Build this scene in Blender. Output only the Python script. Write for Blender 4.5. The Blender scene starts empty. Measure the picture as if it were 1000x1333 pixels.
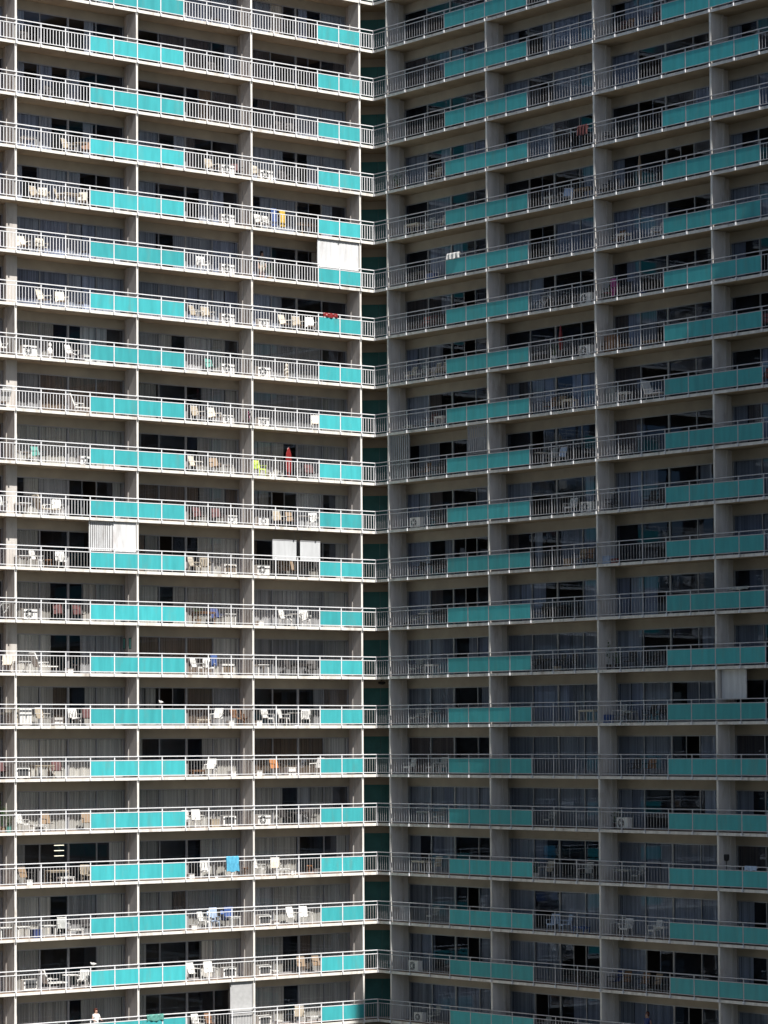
import bpy, bmesh, math, random
from mathutils import Vector, Matrix
random.seed(7)
R=math.radians
scene=bpy.context.scene
COL=scene.collection

# ------------------------------------------------------------------ layout
CZ=46.0                       # camera height over the ground
TH=0.89282
X0,Y0=-0.45765,174.86225      # plan position of the inner corner where the two wings meet
ZU14=0.71355+CZ               # underside of one reference balcony slab
H=2.75; SLAB=0.15; DEEP=5.2
UL=Vector((-math.sin(TH),-math.cos(TH),0)); UR=Vector((math.cos(TH),-math.sin(TH),0))
S0={'L':0.98821,'R':1.15926}; BW={'L':7.63394,'R':8.62441}
U={'L':UL,'R':UR}; N={'L':UR,'R':UL}
NB={'L':4,'R':4}
K0,K1=-3,21
def fin_s(w,i): return S0[w]+BW[w]*i
def zu(k): return ZU14+(14-k)*H
def zt(k): return zu(k)+SLAB
F_PX=4023.4047; PITCH=0.0448; ROLL=-0.00512; PPY=117.40991
def P(w,s,d,z): return U[w]*s-N[w]*d+Vector((0,0,z))     # relative to the corner
def project(v):
    x,y,z=v.x,v.y,v.z-CZ
    cp,sp=math.cos(PITCH),math.sin(PITCH)
    dd=y*cp+z*sp; vv=-y*sp+z*cp
    a,b=F_PX*x/dd,-F_PX*vv/dd
    c,s=math.cos(ROLL),math.sin(ROLL)
    return 500+c*a-s*b, 666.5+s*a+c*b+PPY
CORNER=Vector((X0,Y0,0))
def find_s(w,k,px,d):
    lo,hi=-0.5,45.0
    for _ in range(40):
        m=(lo+hi)/2
        x=project(CORNER+P(w,m,d,zt(k)+.4))[0]
        if (x>px)==(w=='L'): lo=m
        else: hi=m
    return (lo+hi)/2

# ------------------------------------------------------------------ materials
MATS={}
def nodes_of(name):
    m=bpy.data.materials.new(name); m.use_nodes=True
    return m,m.node_tree,m.node_tree.nodes['Principled BSDF']
def mat(name,col,rough=.6,var=.12,scale=3.0,metal=0.0,bump=0.0,streak=False,spec=.4,stain=0,stain_col=(.16,.10,.06),rnd=0):
    if name in MATS: return MATS[name]
    m,nt,b=nodes_of(name); N_,L_=nt.nodes,nt.links
    b.inputs['Roughness'].default_value=rough; b.inputs['Metallic'].default_value=metal
    b.inputs['Specular IOR Level'].default_value=spec
    tc=N_.new('ShaderNodeNewGeometry'); ns=N_.new('ShaderNodeTexNoise')
    ns.inputs['Scale'].default_value=scale; ns.inputs['Detail'].default_value=5
    if streak:
        mp=N_.new('ShaderNodeMapping'); mp.inputs['Scale'].default_value=(2.2,2.2,.35)
        L_.new(tc.outputs['Position'],mp.inputs['Vector']); L_.new(mp.outputs['Vector'],ns.inputs['Vector'])
    else: L_.new(tc.outputs['Position'],ns.inputs['Vector'])
    rp=N_.new('ShaderNodeValToRGB')
    rp.color_ramp.elements[0].position=.3; rp.color_ramp.elements[1].position=.7
    rp.color_ramp.elements[0].color=tuple(c*(1-var) for c in col)+(1,)
    rp.color_ramp.elements[1].color=tuple(min(1,c*(1+var*.6)) for c in col)+(1,)
    L_.new(ns.outputs['Fac'],rp.inputs['Fac']); out=rp.outputs['Color']
    if stain:
        n2=N_.new('ShaderNodeTexNoise'); n2.inputs['Scale'].default_value=1.0; n2.inputs['Detail'].default_value=8; n2.inputs['Roughness'].default_value=.65
        m2=N_.new('ShaderNodeMapping'); m2.inputs['Scale'].default_value=(1.7,1.7,.5); L_.new(tc.outputs['Position'],m2.inputs['Vector']); L_.new(m2.outputs['Vector'],n2.inputs['Vector'])
        r2=N_.new('ShaderNodeMapRange'); r2.inputs['From Min'].default_value=.54; r2.inputs['From Max'].default_value=.74; r2.inputs['To Max'].default_value=stain
        L_.new(n2.outputs['Fac'],r2.inputs['Value']); mx=N_.new('ShaderNodeMix'); mx.data_type='RGBA'
        L_.new(r2.outputs['Result'],mx.inputs['Factor']); L_.new(out,mx.inputs['A']); mx.inputs['B'].default_value=stain_col+(1,); out=mx.outputs['Result']
    if rnd:
        oi=N_.new('ShaderNodeObjectInfo'); hs=N_.new('ShaderNodeHueSaturation'); r3=N_.new('ShaderNodeMapRange')
        r3.inputs['To Min'].default_value=1-rnd; r3.inputs['To Max'].default_value=1+rnd
        L_.new(oi.outputs['Random'],r3.inputs['Value']); L_.new(r3.outputs['Result'],hs.inputs['Value']); L_.new(out,hs.inputs['Color']); out=hs.outputs['Color']
    L_.new(out,b.inputs['Base Color'])
    if bump:
        bp=N_.new('ShaderNodeBump'); bp.inputs['Strength'].default_value=bump
        L_.new(ns.outputs['Fac'],bp.inputs['Height']); L_.new(bp.outputs['Normal'],b.inputs['Normal'])
    MATS[name]=m; return m
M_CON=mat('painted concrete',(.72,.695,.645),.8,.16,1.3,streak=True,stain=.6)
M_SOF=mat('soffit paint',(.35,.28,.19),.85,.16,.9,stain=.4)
M_FINR=mat('partition paint for sun streak',(.58,.555,.54),.75,.16,1.2,streak=True,stain=.5)  # partition paint made paler so the sunlit streak at the edge reads white
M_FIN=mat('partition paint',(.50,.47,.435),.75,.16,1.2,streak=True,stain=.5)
M_WALL=mat('rear wall paint',(.40,.355,.29),.8,.12,1.0)
M_TILE=mat('terrace tile',(.27,.185,.135),.7,.25,2.5)
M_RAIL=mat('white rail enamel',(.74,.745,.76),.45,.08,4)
M_RAILR=mat('shaded rail enamel',(.47,.47,.49),.55,.12,4)  # the white enamel darkened: the right wing's shade is put into the colour
M_RAILG=mat('grey rail enamel',(.45,.44,.43),.5,.15,4)  # greyer enamel for the balusters of the lower left wing rows
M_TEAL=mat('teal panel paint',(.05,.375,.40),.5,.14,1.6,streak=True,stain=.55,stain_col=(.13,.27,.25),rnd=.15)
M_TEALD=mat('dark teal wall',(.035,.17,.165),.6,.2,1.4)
M_FRAME=mat('window aluminium',(.34,.34,.35),.45,.1,3,metal=.2)
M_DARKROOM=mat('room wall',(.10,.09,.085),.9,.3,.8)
M_WHITE=mat('white plastic',(.80,.79,.76),.45,.06,6)
M_OFFW=mat('off white vinyl',(.72,.69,.62),.55,.1,6)
M_BLACK=mat('black plastic',(.02,.02,.022),.5,.3,6)
M_DGREY=mat('dark grille',(.06,.065,.07),.5,.3,8)
M_SHUT=mat('shutter white',(.62,.625,.63),.55,.14,2.5,streak=True,stain=.4)
M_SKIN=mat('skin',(.42,.25,.18),.6,.1,8)
M_METAL=mat('grey metal',(.30,.30,.31),.4,.1,5,metal=.6)
COLS={'white':(.72,.715,.69),'cream':(.56,.51,.42),'beige':(.33,.28,.21),'tan':(.25,.175,.11),'brown':(.20,.10,.05),
 'dark':(.045,.04,.04),'red':(.21,.022,.022),'maroon':(.085,.025,.025),'grey':(.30,.31,.30),'blue':(.05,.10,.28),'navy':(.03,.05,.16),
 'lime':(.55,.70,.12),'orange':(.36,.14,.04),'yellow':(.55,.38,.06),'skyblue':(.09,.38,.56),'teal':(.09,.28,.24),'pink':(.50,.10,.30),
 'green':(.05,.13,.03),'lightblue':(.42,.52,.68),'magenta':(.36,.05,.16)}
def cmat(c,rough=.65): return mat(c+' stuff finish',COLS[c],rough,.18,5)
def blind(name,col,sc):
    m,nt,b=nodes_of(name); N_,L_=nt.nodes,nt.links
    b.inputs['Roughness'].default_value=.85
    tc=N_.new('ShaderNodeNewGeometry'); mp=N_.new('ShaderNodeMapping'); mp.inputs['Scale'].default_value=(sc,sc,.05)
    ns=N_.new('ShaderNodeTexNoise'); ns.inputs['Scale'].default_value=1.0; ns.inputs['Detail'].default_value=2
    rp=N_.new('ShaderNodeValToRGB'); rp.color_ramp.elements[0].position=.36; rp.color_ramp.elements[1].position=.62
    rp.color_ramp.elements[0].color=tuple(c*.62 for c in col)+(1,); rp.color_ramp.elements[1].color=col+(1,)
    L_.new(tc.outputs['Position'],mp.inputs['Vector']); L_.new(mp.outputs['Vector'],ns.inputs['Vector'])
    L_.new(ns.outputs['Fac'],rp.inputs['Fac'])
    oi=N_.new('ShaderNodeObjectInfo'); hs=N_.new('ShaderNodeHueSaturation'); r3=N_.new('ShaderNodeMapRange'); r3.inputs['To Min'].default_value=.6; r3.inputs['To Max'].default_value=1.12
    L_.new(oi.outputs['Random'],r3.inputs['Value']); L_.new(r3.outputs['Result'],hs.inputs['Value']); L_.new(rp.outputs['Color'],hs.inputs['Color']); L_.new(hs.outputs['Color'],b.inputs['Base Color'])
    MATS[name]=m; return m
M_CUR={'c':blind('grey drape',(.70,.67,.62),9),'l':blind('pale drape',(.62,.61,.62),7),'b':blind('brown drape',(.27,.20,.15),9),
       'w':blind('white drape',(.86,.86,.84),2)}
def glass(name,tint,ior=1.5):
    m=bpy.data.materials.new(name); m.use_nodes=True; nt=m.node_tree; nt.nodes.clear()
    o=nt.nodes.new('ShaderNodeOutputMaterial'); mx=nt.nodes.new('ShaderNodeMixShader'); tr=nt.nodes.new('ShaderNodeBsdfTransparent')
    gl=nt.nodes.new('ShaderNodeBsdfGlossy'); fr=nt.nodes.new('ShaderNodeFresnel'); fr.inputs['IOR'].default_value=ior
    tr.inputs['Color'].default_value=tint+(1,); gl.inputs['Roughness'].default_value=.015; gl.inputs['Color'].default_value=(.62,.76,1,1)
    tc=nt.nodes.new('ShaderNodeTexCoord'); ns=nt.nodes.new('ShaderNodeTexNoise'); ns.inputs['Scale'].default_value=.9
    bp=nt.nodes.new('ShaderNodeBump'); bp.inputs['Strength'].default_value=.02; bp.inputs['Distance'].default_value=.03
    nt.links.new(tc.outputs['Object'],ns.inputs['Vector']); nt.links.new(ns.outputs['Fac'],bp.inputs['Height']); nt.links.new(bp.outputs['Normal'],gl.inputs['Normal'])
    nt.links.new(fr.outputs['Fac'],mx.inputs['Fac']); nt.links.new(tr.outputs[0],mx.inputs[1]); nt.links.new(gl.outputs[0],mx.inputs[2]); nt.links.new(mx.outputs[0],o.inputs['Surface'])
    MATS[name]=m; return m
M_GLASS=glass('window glass',(.86,.87,.87))
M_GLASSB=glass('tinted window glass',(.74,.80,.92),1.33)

# ------------------------------------------------------------------ mesh builder
class MB:
    def __init__(s): s.v=[]; s.f=[]; s.m=[]; s.mats=[]
    def mi(s,m):
        if m not in s.mats: s.mats.append(m)
        return s.mats.index(m)
    def hexa(s,pts,m,mtop=None,mbot=None):
        b=len(s.v); s.v+= [tuple(p) for p in pts]
        e1=Vector(pts[1])-Vector(pts[0]); e2=Vector(pts[3])-Vector(pts[0]); e3=Vector(pts[4])-Vector(pts[0])
        fl=e1.cross(e2).dot(e3)<0
        fs=[(0,3,2,1),(4,5,6,7),(0,1,5,4),(1,2,6,5),(2,3,7,6),(3,0,4,7)]
        for i,f in enumerate(fs):
            f=tuple(b+j for j in f); s.f.append(f[::-1] if fl else f)
            s.m.append(s.mi(mtop if (mtop and i==1) else mbot if (mbot and i==0) else m))
    def wbox(s,w,s0,s1,d0,d1,z0,z1,m,mtop=None,mbot=None):
        s.hexa([P(w,a,d,z) for z in (z0,z1) for a,d in ((s0,d0),(s1,d0),(s1,d1),(s0,d1))],m,mtop,mbot)
    def box(s,x0,x1,y0,y1,z0,z1,m,M=None):
        pts=[Vector((x,y,z)) for z in (z0,z1) for x,y in ((x0,y0),(x1,y0),(x1,y1),(x0,y1))]
        if M: pts=[M@p for p in pts]
        s.hexa(pts,m)
    def bar(s,a,b,r,m,r2=None,n=6):
        a,b=Vector(a),Vector(b); r2=r if r2 is None else r2
        ax=(b-a).normalized(); t=Vector((0,0,1)) if abs(ax.z)<.9 else Vector((1,0,0))
        e=ax.cross(t).normalized(); g=ax.cross(e)
        base=len(s.v)
        for c,rr in ((a,r),(b,r2)):
            for i in range(n):
                q=2*math.pi*i/n; s.v.append(tuple(c+e*math.cos(q)*rr+g*math.sin(q)*rr))
        k=s.mi(m)
        for i in range(n):
            j=(i+1)%n; s.f.append((base+i,base+n+i,base+n+j,base+j)); s.m.append(k)
        s.f.append(tuple(base+i for i in range(n))); s.m.append(k)
        s.f.append(tuple(base+n+i for i in range(n))[::-1]); s.m.append(k)
    def lathe(s,prof,m,c=(0,0,0),n=14,ax='z',sc=(1,1,1)):
        base=len(s.v); k=s.mi(m)
        for r,z in prof:
            for i in range(n):
                q=2*math.pi*i/n
                p=(r*math.cos(q),r*math.sin(q),z)
                if ax=='y': p=(p[0],z,p[1])
                if ax=='x': p=(z,p[0],p[1])
                s.v.append((c[0]+p[0]*sc[0],c[1]+p[1]*sc[1],c[2]+p[2]*sc[2]))
        for a in range(len(prof)-1):
            for i in range(n):
                j=(i+1)%n; s.f.append((base+a*n+i,base+a*n+j,base+(a+1)*n+j,base+(a+1)*n+i)); s.m.append(k)
        s.f.append(tuple(base+i for i in range(n))[::-1]); s.m.append(k)
        s.f.append(tuple(base+(len(prof)-1)*n+i for i in range(n))); s.m.append(k)
    def sheet(s,rows,m,thick=0):
        base=len(s.v); k=s.mi(m); nr=len(rows); nc=len(rows[0])
        for r in rows: s.v+=[tuple(p) for p in r]
        for a in range(nr-1):
            for b in range(nc-1):
                s.f.append((base+a*nc+b,base+a*nc+b+1,base+(a+1)*nc+b+1,base+(a+1)*nc+b)); s.m.append(k)
    def mesh(s,name):
        me=bpy.data.meshes.new(name); me.from_pydata(s.v,[],s.f)
        for m in s.mats: me.materials.append(m)
        me.polygons.foreach_set('material_index',s.m); me.update(); return me
def obj(name,data,parent=None,loc=None,kind=None):
    if isinstance(data,MB): data=data.mesh(name)
    o=bpy.data.objects.new(name,data); COL.objects.link(o)
    if parent: o.parent=parent
    if loc is not None: o.location=loc
    if kind: o['kind']=kind
    return o
def tag(o,label,cat,group=None):
    o['label']=label; o['category']=cat
    if group: o['group']=group
    return o

# ------------------------------------------------------------------ ground
g=MB(); g.box(-2500,2500,-1500,3500,-.5,0,mat('dark gardens and asphalt',(.030,.033,.022),.9,.4,.02))
obj('ground',g,kind='structure')

# ------------------------------------------------------------------ the building
bld=bpy.data.objects.new('apartment_building',None); COL.objects.link(bld); bld.location=(X0,Y0,0)
tag(bld,'cream concrete apartment tower of two wings with railed balconies and turquoise panels','building')
smax={w:fin_s(w,NB[w])+.1 for w in 'LR'}
PANEL={'L':[(3,4),(0,1),(3,4),(0,1)],'R':[(3,4),(0,1),(3,4),(0,1)]}   # post intervals that carry a panel, bay by bay from the corner
# L bays count from the corner outwards, so intervals run from the corner side
PANEL['L']=[(0,1),(3,4),(0,1),(3,4)]
def slab_mesh(w):
    b=MB(); s0=-DEEP if w=='L' else .003
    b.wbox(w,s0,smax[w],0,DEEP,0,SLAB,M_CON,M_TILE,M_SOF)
    return b.mesh('balcony')
def rail_mesh(w,bw,mb):
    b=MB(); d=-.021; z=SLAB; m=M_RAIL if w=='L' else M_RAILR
    def run(z0,z1,dd): b.wbox(w,-d-dd if w=='L' else -d+dd+.001,smax[w],d-dd,d+dd,z0,z1,m)
    for z0,z1,dd in ((1.095,1.14,.028),(.89,.93,.018),(.085,.12,.018)): run(z+z0,z+z1,dd)
    iv=BW[w]/5
    posts=[S0[w]+iv*j for j in range(5*NB[w]+1)]
    for s in posts+([-d] if w=='L' else []):
        b.wbox(w,s-.03,s+.03,d-.010,d+.010,z-.10,z+1.095,m)
        b.wbox(w,s-.042,s+.042,-.088,-.034,.01,z+.005,M_RAIL); b.wbox(w,s-.042,s+.042,-.034,-.001,.012,z-.102,m)        # face fixing shoe
    st=iv/8
    for bay in range(NB[w]):
        for j in range(5):
            if j in PANEL[w][bay]: continue
            a=S0[w]+BW[w]*bay+iv*j
            for q in range(1,8): b.wbox(w,a+st*q-bw,a+st*q+bw,d-.0035,d+.0035,z+.115,z+.892,mb)
    a=.15
    while a<S0[w]-.07:
        b.wbox(w,a-bw,a+bw,d-.0035,d+.0035,z+.115,z+.892,mb); a+=.18
    return b.mesh('railing')
def panel_meshes(w):
    iv=BW[w]/5; cells=[]
    for bay in range(NB[w]):
        for j in PANEL[w][bay]: cells.append(bay*5+j)
    runs=[]
    for c in sorted(cells):
        if runs and c==runs[-1][-1]+1: runs[-1].append(c)
        else: runs.append([c])
    out=[]
    for r in runs:
        b=MB()
        for c in r:
            a=S0[w]+iv*c; b.wbox(w,a+.04,a+iv-.04,-.029,-.012,SLAB+.125,SLAB+.89,M_TEAL)
        out.append(b.mesh('infill_panel'))
    return out
for w in 'LR':
    sm,pm=slab_mesh(w),panel_meshes(w)
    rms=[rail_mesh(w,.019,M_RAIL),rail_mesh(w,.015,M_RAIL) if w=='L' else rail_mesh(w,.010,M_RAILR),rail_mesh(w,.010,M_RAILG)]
    for k in range(K0,K1+1):
        bo=obj('balcony',sm,bld,(0,0,zu(k)))
        if k>-3:
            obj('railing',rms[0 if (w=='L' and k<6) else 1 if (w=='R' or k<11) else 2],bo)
            for p in pm: obj('infill_panel',p,bo)
NOFIN={5,6,8,10,11,13}
for w in 'LR':
    for i in range(NB[w]+1):
        b=MB(); s=fin_s(w,i)
        for k in range(K0+1,K1+1):
            z0,z1=zt(k)-.01,zu(k-1)+.01
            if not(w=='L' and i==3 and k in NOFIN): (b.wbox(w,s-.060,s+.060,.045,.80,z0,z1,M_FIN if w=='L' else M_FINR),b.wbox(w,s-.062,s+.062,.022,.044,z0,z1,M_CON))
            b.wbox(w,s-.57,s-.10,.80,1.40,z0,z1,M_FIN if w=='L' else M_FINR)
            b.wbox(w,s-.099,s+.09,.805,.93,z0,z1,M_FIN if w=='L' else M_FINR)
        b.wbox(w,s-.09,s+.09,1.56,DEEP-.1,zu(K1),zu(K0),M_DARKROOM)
        obj('divider_wall',b,bld)
# lintel walls above the glazing and the dark back of the rooms
for w in 'LR':
    b=MB()
    for k in range(K0+1,K1+1):
        b.wbox(w,fin_s(w,0)-.1,smax[w],1.38,1.52,zt(k)+2.10,zu(k-1)+.01,M_WALL)
    obj('lintel_wall',b,bld)
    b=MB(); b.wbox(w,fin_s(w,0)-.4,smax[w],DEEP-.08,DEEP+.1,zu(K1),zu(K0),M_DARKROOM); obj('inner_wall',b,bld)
# the notch in the corner: a dark teal wall facing outwards under a cream lintel
bis=(UL+UR).normalized(); lat=Vector((-bis.y,bis.x,0))
b=MB()
for k in range(K0+1,K1+1):
    c=-bis*1.55
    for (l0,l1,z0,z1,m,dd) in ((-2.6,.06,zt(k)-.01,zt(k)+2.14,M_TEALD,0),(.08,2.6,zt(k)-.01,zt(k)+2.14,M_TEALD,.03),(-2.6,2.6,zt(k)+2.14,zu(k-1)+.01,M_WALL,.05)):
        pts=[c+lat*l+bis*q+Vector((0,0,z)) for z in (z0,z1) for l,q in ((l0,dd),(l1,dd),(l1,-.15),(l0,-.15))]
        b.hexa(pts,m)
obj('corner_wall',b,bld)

# ------------------------------------------------------------------ windows
CUR={
'B':{0:'ddcdddcd',1:'cddddcdd',2:'cdldcddd',3:'llcddcdd',4:'cdcccddc',5:'ccllclcc',6:'llllclcc',7:'cccddlld',8:'llbbbbbb',9:'cccccccc',10:'dclldddc',11:'ccddddcc',12:'cccddccc',13:'cccddlll',14:'cccbdccc',15:'cccccccc',16:'cccccccc',17:'cddddddc',18:'cccdllcc',19:'ccddddcc',20:'ccccdccc'},
'C':{4:'ccdddcld',5:'ccdcccll',6:'cccclccl',7:'llcdllcd',8:'ccdddllc',9:'lddddccc',10:'bbbbbccb',11:'bcdddccc',12:'ccdccccc',13:'bbbbbbcc',14:'lcddbbll',15:'cddddccc',16:'cccccccc',17:'ccdddccc',18:'cccbcccc',19:'cddddccc',20:'cddddddc'},
'D':{4:'dcccddcd',5:'lldddccc',6:'llcddddd',7:'lllllldd',8:'llllllcc',9:'lccdllcc',10:'lcddlldc',11:'bdccccdc',12:'llllllcc',13:'llllllcc',14:'dddddlbb',15:'bbbbbbcc',16:'cccdlccd',17:'ccccdddc',18:'llcccccc',19:'cccdbccc',20:'cccdcccc'},
'E':{4:'ddccdddd',5:'ddlccddd',6:'bbbcdddd',7:'lccddddd',8:'ccbddddd',9:'dccddccd',10:'lcbdddcd',11:'lldcdddd',12:'llbddddd',13:'cccldcll',14:'ccccddcd',15:'bbbbdddd',16:'ccclcccc',17:'cdlcdddd',18:'ccccddcd',19:'clddddcd',20:'ccllllcc'},
'F':{4:'ddddddcd',5:'ccddllld',6:'cccddddd',7:'dddddddd',8:'cbcldlll',9:'dddddddd',10:'ccddddcd',11:'bdcdlllc',12:'clldddcc',13:'cccclccc',14:'cclllccc',15:'cccccccc',16:'cccccccc',17:'cclddddc',18:'ccddcccc',19:'cclcdddc',20:'ccdddlll'},
'G':{4:'cddddddd',5:'lllcdddd',6:'dldddddd',7:'blcddddd',8:'bbdddddd',9:'bbdddddc',10:'clcdddcd',11:'dddddddd',12:'lclddddc',13:'ccddddcd',14:'clccdccc',15:'ccccddcc',16:'clddddcc',17:'cclccccc',18:'cccccccc',19:'ccdddddc',20:'cllldddl'},
'H':{4:'cddddccc',8:'ddlldddd',10:'cccclddd',12:'dlldcccc',14:'ddbbcccc',16:'cdddcccc',17:'bbddbccc',18:'cddddccc'}}
BAYS={'A':('L',3),'B':('L',2),'C':('L',1),'D':('L',0),'E':('R',0),'F':('R',1),'G':('R',2),'H':('R',3)}
def cur_state(bay,k):
    c=CUR.get(bay,{}).get(k)
    if c: return c
    rr=random.Random(hash((ord(bay),k))); out=''
    while len(out)<8:
        out+=rr.choice('ddcccdlbdd' if k<5 else 'ccclcdcbcd')*rr.choice((1,1,2,3))
    return out[:8]
def window_parts(w,i,code,MG):
    fr,pa,cus=MB(),[MB(),MB()],[]; side=0
    a,bb=fin_s(w,i)-.085,fin_s(w,i+1)-.575
    wd=(bb-a)/4; z0,z1=SLAB+.012,SLAB+2.095
    fr.wbox(w,a,bb,1.40,1.50,z1-.055,z1,M_FRAME); fr.wbox(w,a,bb,1.40,1.50,z0,z0+.06,M_FRAME)
    if w=='L': code=code[::-1]
    op=None
    runs=[j for j in range(8) if code[j]=='d']
    if len(runs)>=2 and random.random()<.6: op=random.choice(runs)//2
    for j in range(5):
        x=a+wd*j; t=.055 if j==2 else .028
        x=min(max(x,a+t),bb-t)
        fr.wbox(w,x-t,x+t,1.405,1.495 if j!=2 else 1.505,z0+.06,z1-.055,M_FRAME)
    for j in range(4):
        x0=a+wd*j; x1=x0+wd
        sl=0
        if op==j and 0<j<3: sl=wd*.5*(1 if j==1 else -1); fr.wbox(w,(x0+sl if sl>0 else x1+sl)-.02,(x0+sl if sl>0 else x1+sl)+.02,1.45,1.49,z0+.06,z1-.055,M_FRAME)
        y=1.435 if j%2 else 1.465
        c0=max(x0+.03,x0+sl+.0) if sl>0 else x0+.03
        c1=min(x1-.03,x1+sl) if sl<0 else x1-.03
        if sl>0: side=1
        pa[side].sheet([[P(w,c0,y,z0+.06),P(w,c1,y,z0+.06)],[P(w,c0,y,z1-.055),P(w,c1,y,z1-.055)]],MG)
        if sl<0: side=1
    j=0
    while j<8:
        c=code[j]
        if c=='d': j+=1; continue
        j2=j
        while j2<8 and code[j2]==c: j2+=1
        x0=a+wd/2*j+.05; x1=a+wd/2*j2-.03
        if j>0 and code[j-1]=='d': x0+=random.uniform(-.12,.2)
        if j2<8 and code[j2]=='d': x1+=random.uniform(-.2,.12)
        cu=MB(); cus.append(cu)
        if c=='w':
            cu.wbox(w,x0+.1,x1,1.60,1.63,z0+.62,z1-.18,M_CUR['w'])
        else:
            n=max(4,int((x1-x0)/.075)); rows=[[],[]]
            amp=random.uniform(.025,.05)
            for q in range(n+1):
                s=x0+(x1-x0)*q/n; dd=1.53+amp*(1 if q%2 else -1)+.02*math.sin(q*.7)
                rows[0].append(P(w,s,dd,z0+.02)); rows[1].append(P(w,s,dd,z1-.02))
            cu.sheet(rows,M_CUR[c])
        j=j2
    return fr,pa,cus
rest=MB()
def merge(dst,src,dz):
    b=len(dst.v); dst.v+=[(x,y,z+dz) for x,y,z in src.v]
    dst.f+=[tuple(b+j for j in f) for f in src.f]
    mm=[dst.mi(m) for m in src.mats]; dst.m+=[mm[q] for q in src.m]
for bay,(w,i) in BAYS.items():
    for k in range(K0+1,K1+1):
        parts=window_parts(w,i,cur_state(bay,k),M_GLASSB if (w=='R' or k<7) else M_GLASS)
        if bay!='A' and 6<=k<=19:
            wo=obj('window',parts[0],bld,(0,0,zu(k)))
            for q in parts[1]:
                if q.v: obj('pane',q,wo)
            for q in parts[2]: obj('curtain',q,wo)
        else:
            for p in (parts[0],*parts[1],*parts[2]): merge(rest,p,zu(k))
obj('window',rest,bld,kind='stuff')

# unseen dark tower, added left of the view to take low sky from the right wing
b=MB(); gm=mat('sky blocker face',(.03,.034,.038),.9,.2,.4,spec=.05); fm=mat('dark facade frame',(.05,.05,.05),.9,.2,.4)
b.box(0,38,0,95,0,92,gm)
for q in range(28): b.box(38.003,38.15,0,95,2+q*3.2,2.8+q*3.2,fm)
for q in range(24): b.box(38.003,38.25,q*4,q*4+.5,0,92.2,fm)
b.box(-.4,38.4,-.4,95.4,92.3,93.2,fm)
t_=bpy.data.objects.new('sky_blocker_tower',None); COL.objects.link(t_); t_.location=(-75,42,0); tag(t_,'unseen dark tower added left of the view to block low sky','building'); obj('facade',b,t_)
# lower storeys and an unseen tower, added past the right wing to shade the lower right
b=MB()
for w in 'LR': b.wbox(w,-DEEP if w=='L' else .01,smax[w]+30,.3 if w=='L' else .31,14,0,zu(K1)-.02,M_FIN)
obj('lower_storeys',b,bld)
zs=zt(14)+1.46*(56-14)
b=MB(); b.wbox('R',56,63,-5.6,6,0,zs,M_FIN)
for q in range(12): b.wbox('R',58,61,-5.68,-5.602,8+q*6,10.5+q*6,M_FRAME)
obj('shade_tower',b,bld)

# ------------------------------------------------------------------ shutter screens (fixed on the balcony edge)
def screen(w,k,px0,px1,z0,z1,d,mat_,slat,gap=.0):
    s0,s1=sorted((find_s(w,k,px0,d),find_s(w,k,px1,d))); b=MB()
    b.wbox(w,s0,s1,d,d+.05,z1-.05,z1,mat_); b.wbox(w,s0,s1,d,d+.05,z0,z0+.05,mat_)
    for a in (s0,s1-.05): b.wbox(w,a,a+.05,d-.003,d+.053,z0,z1,mat_)
    n=max(2,int((s1-s0)/slat)); st=(s1-s0)/n
    for q in range(n):
        a=s0+st*q; b.hexa([P(w,x,dd,z) for z in (z0+.04,z1-.04) for x,dd in ((a+gap,d+.012),(a+st-gap*.2,d+.03),(a+st-gap*.2,d+.04),(a+gap,d+.022))],mat_)
    return obj('shutter_screen',b,bld,(0,0,zu(k)))
M_LOUVD=mat('dark louvre',(.30,.30,.31),.5,.15,4)  # darker louvre for the right wing screens
M_LOUV=mat('grey louvre',(.42,.42,.42),.5,.12,4)
T=SLAB+2.585
screen('L',5,413.5,470,SLAB+.93,T,.09,M_SHUT,.22,.012)
screen('L',11,147,178,SLAB+.93,T,.09,M_SHUT,.16,.006); screen('L',11,116,146,SLAB+1.0,T,.15,M_SHUT,.12,.045)
screen('L',20,300,329,SLAB+.0,T,.12,M_LOUV,.14,.01)
screen('R',9,508.5,533,SLAB+.02,T,.12,M_LOUVD,.17,.075); screen('R',9,609,634,SLAB+1.0,T,.12,M_LOUVD,.17,.075)
screen('R',14,940,972,SLAB+1.15,T,.25,M_SHUT,.18,.012)

for a,c in ((355,386),(391,417)):  # pale hanging panels added to stand in for bright reflections in the window
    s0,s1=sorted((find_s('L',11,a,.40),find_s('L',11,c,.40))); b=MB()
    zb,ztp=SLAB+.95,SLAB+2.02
    b.wbox('L',s0,s1,.40,.415,zb+.0,ztp,mat('reflection panel',(.50,.51,.52),.8,.12,2,streak=True)); b.wbox('L',s0-.01,s1+.01,.385,.43,ztp,ztp+.05,M_FRAME); b.wbox('L',s0,s1,.39,.425,zb-.04,zb,M_FRAME)
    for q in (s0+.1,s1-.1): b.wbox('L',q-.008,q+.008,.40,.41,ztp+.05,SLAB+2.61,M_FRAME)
    obj('reflection_panel',b,bld,(0,0,zu(11)))
# ------------------------------------------------------------------ things on the balconies
PROTO={}
def proto(key,builder):
    if key not in PROTO: PROTO[key]=builder()
    return PROTO[key]
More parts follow.
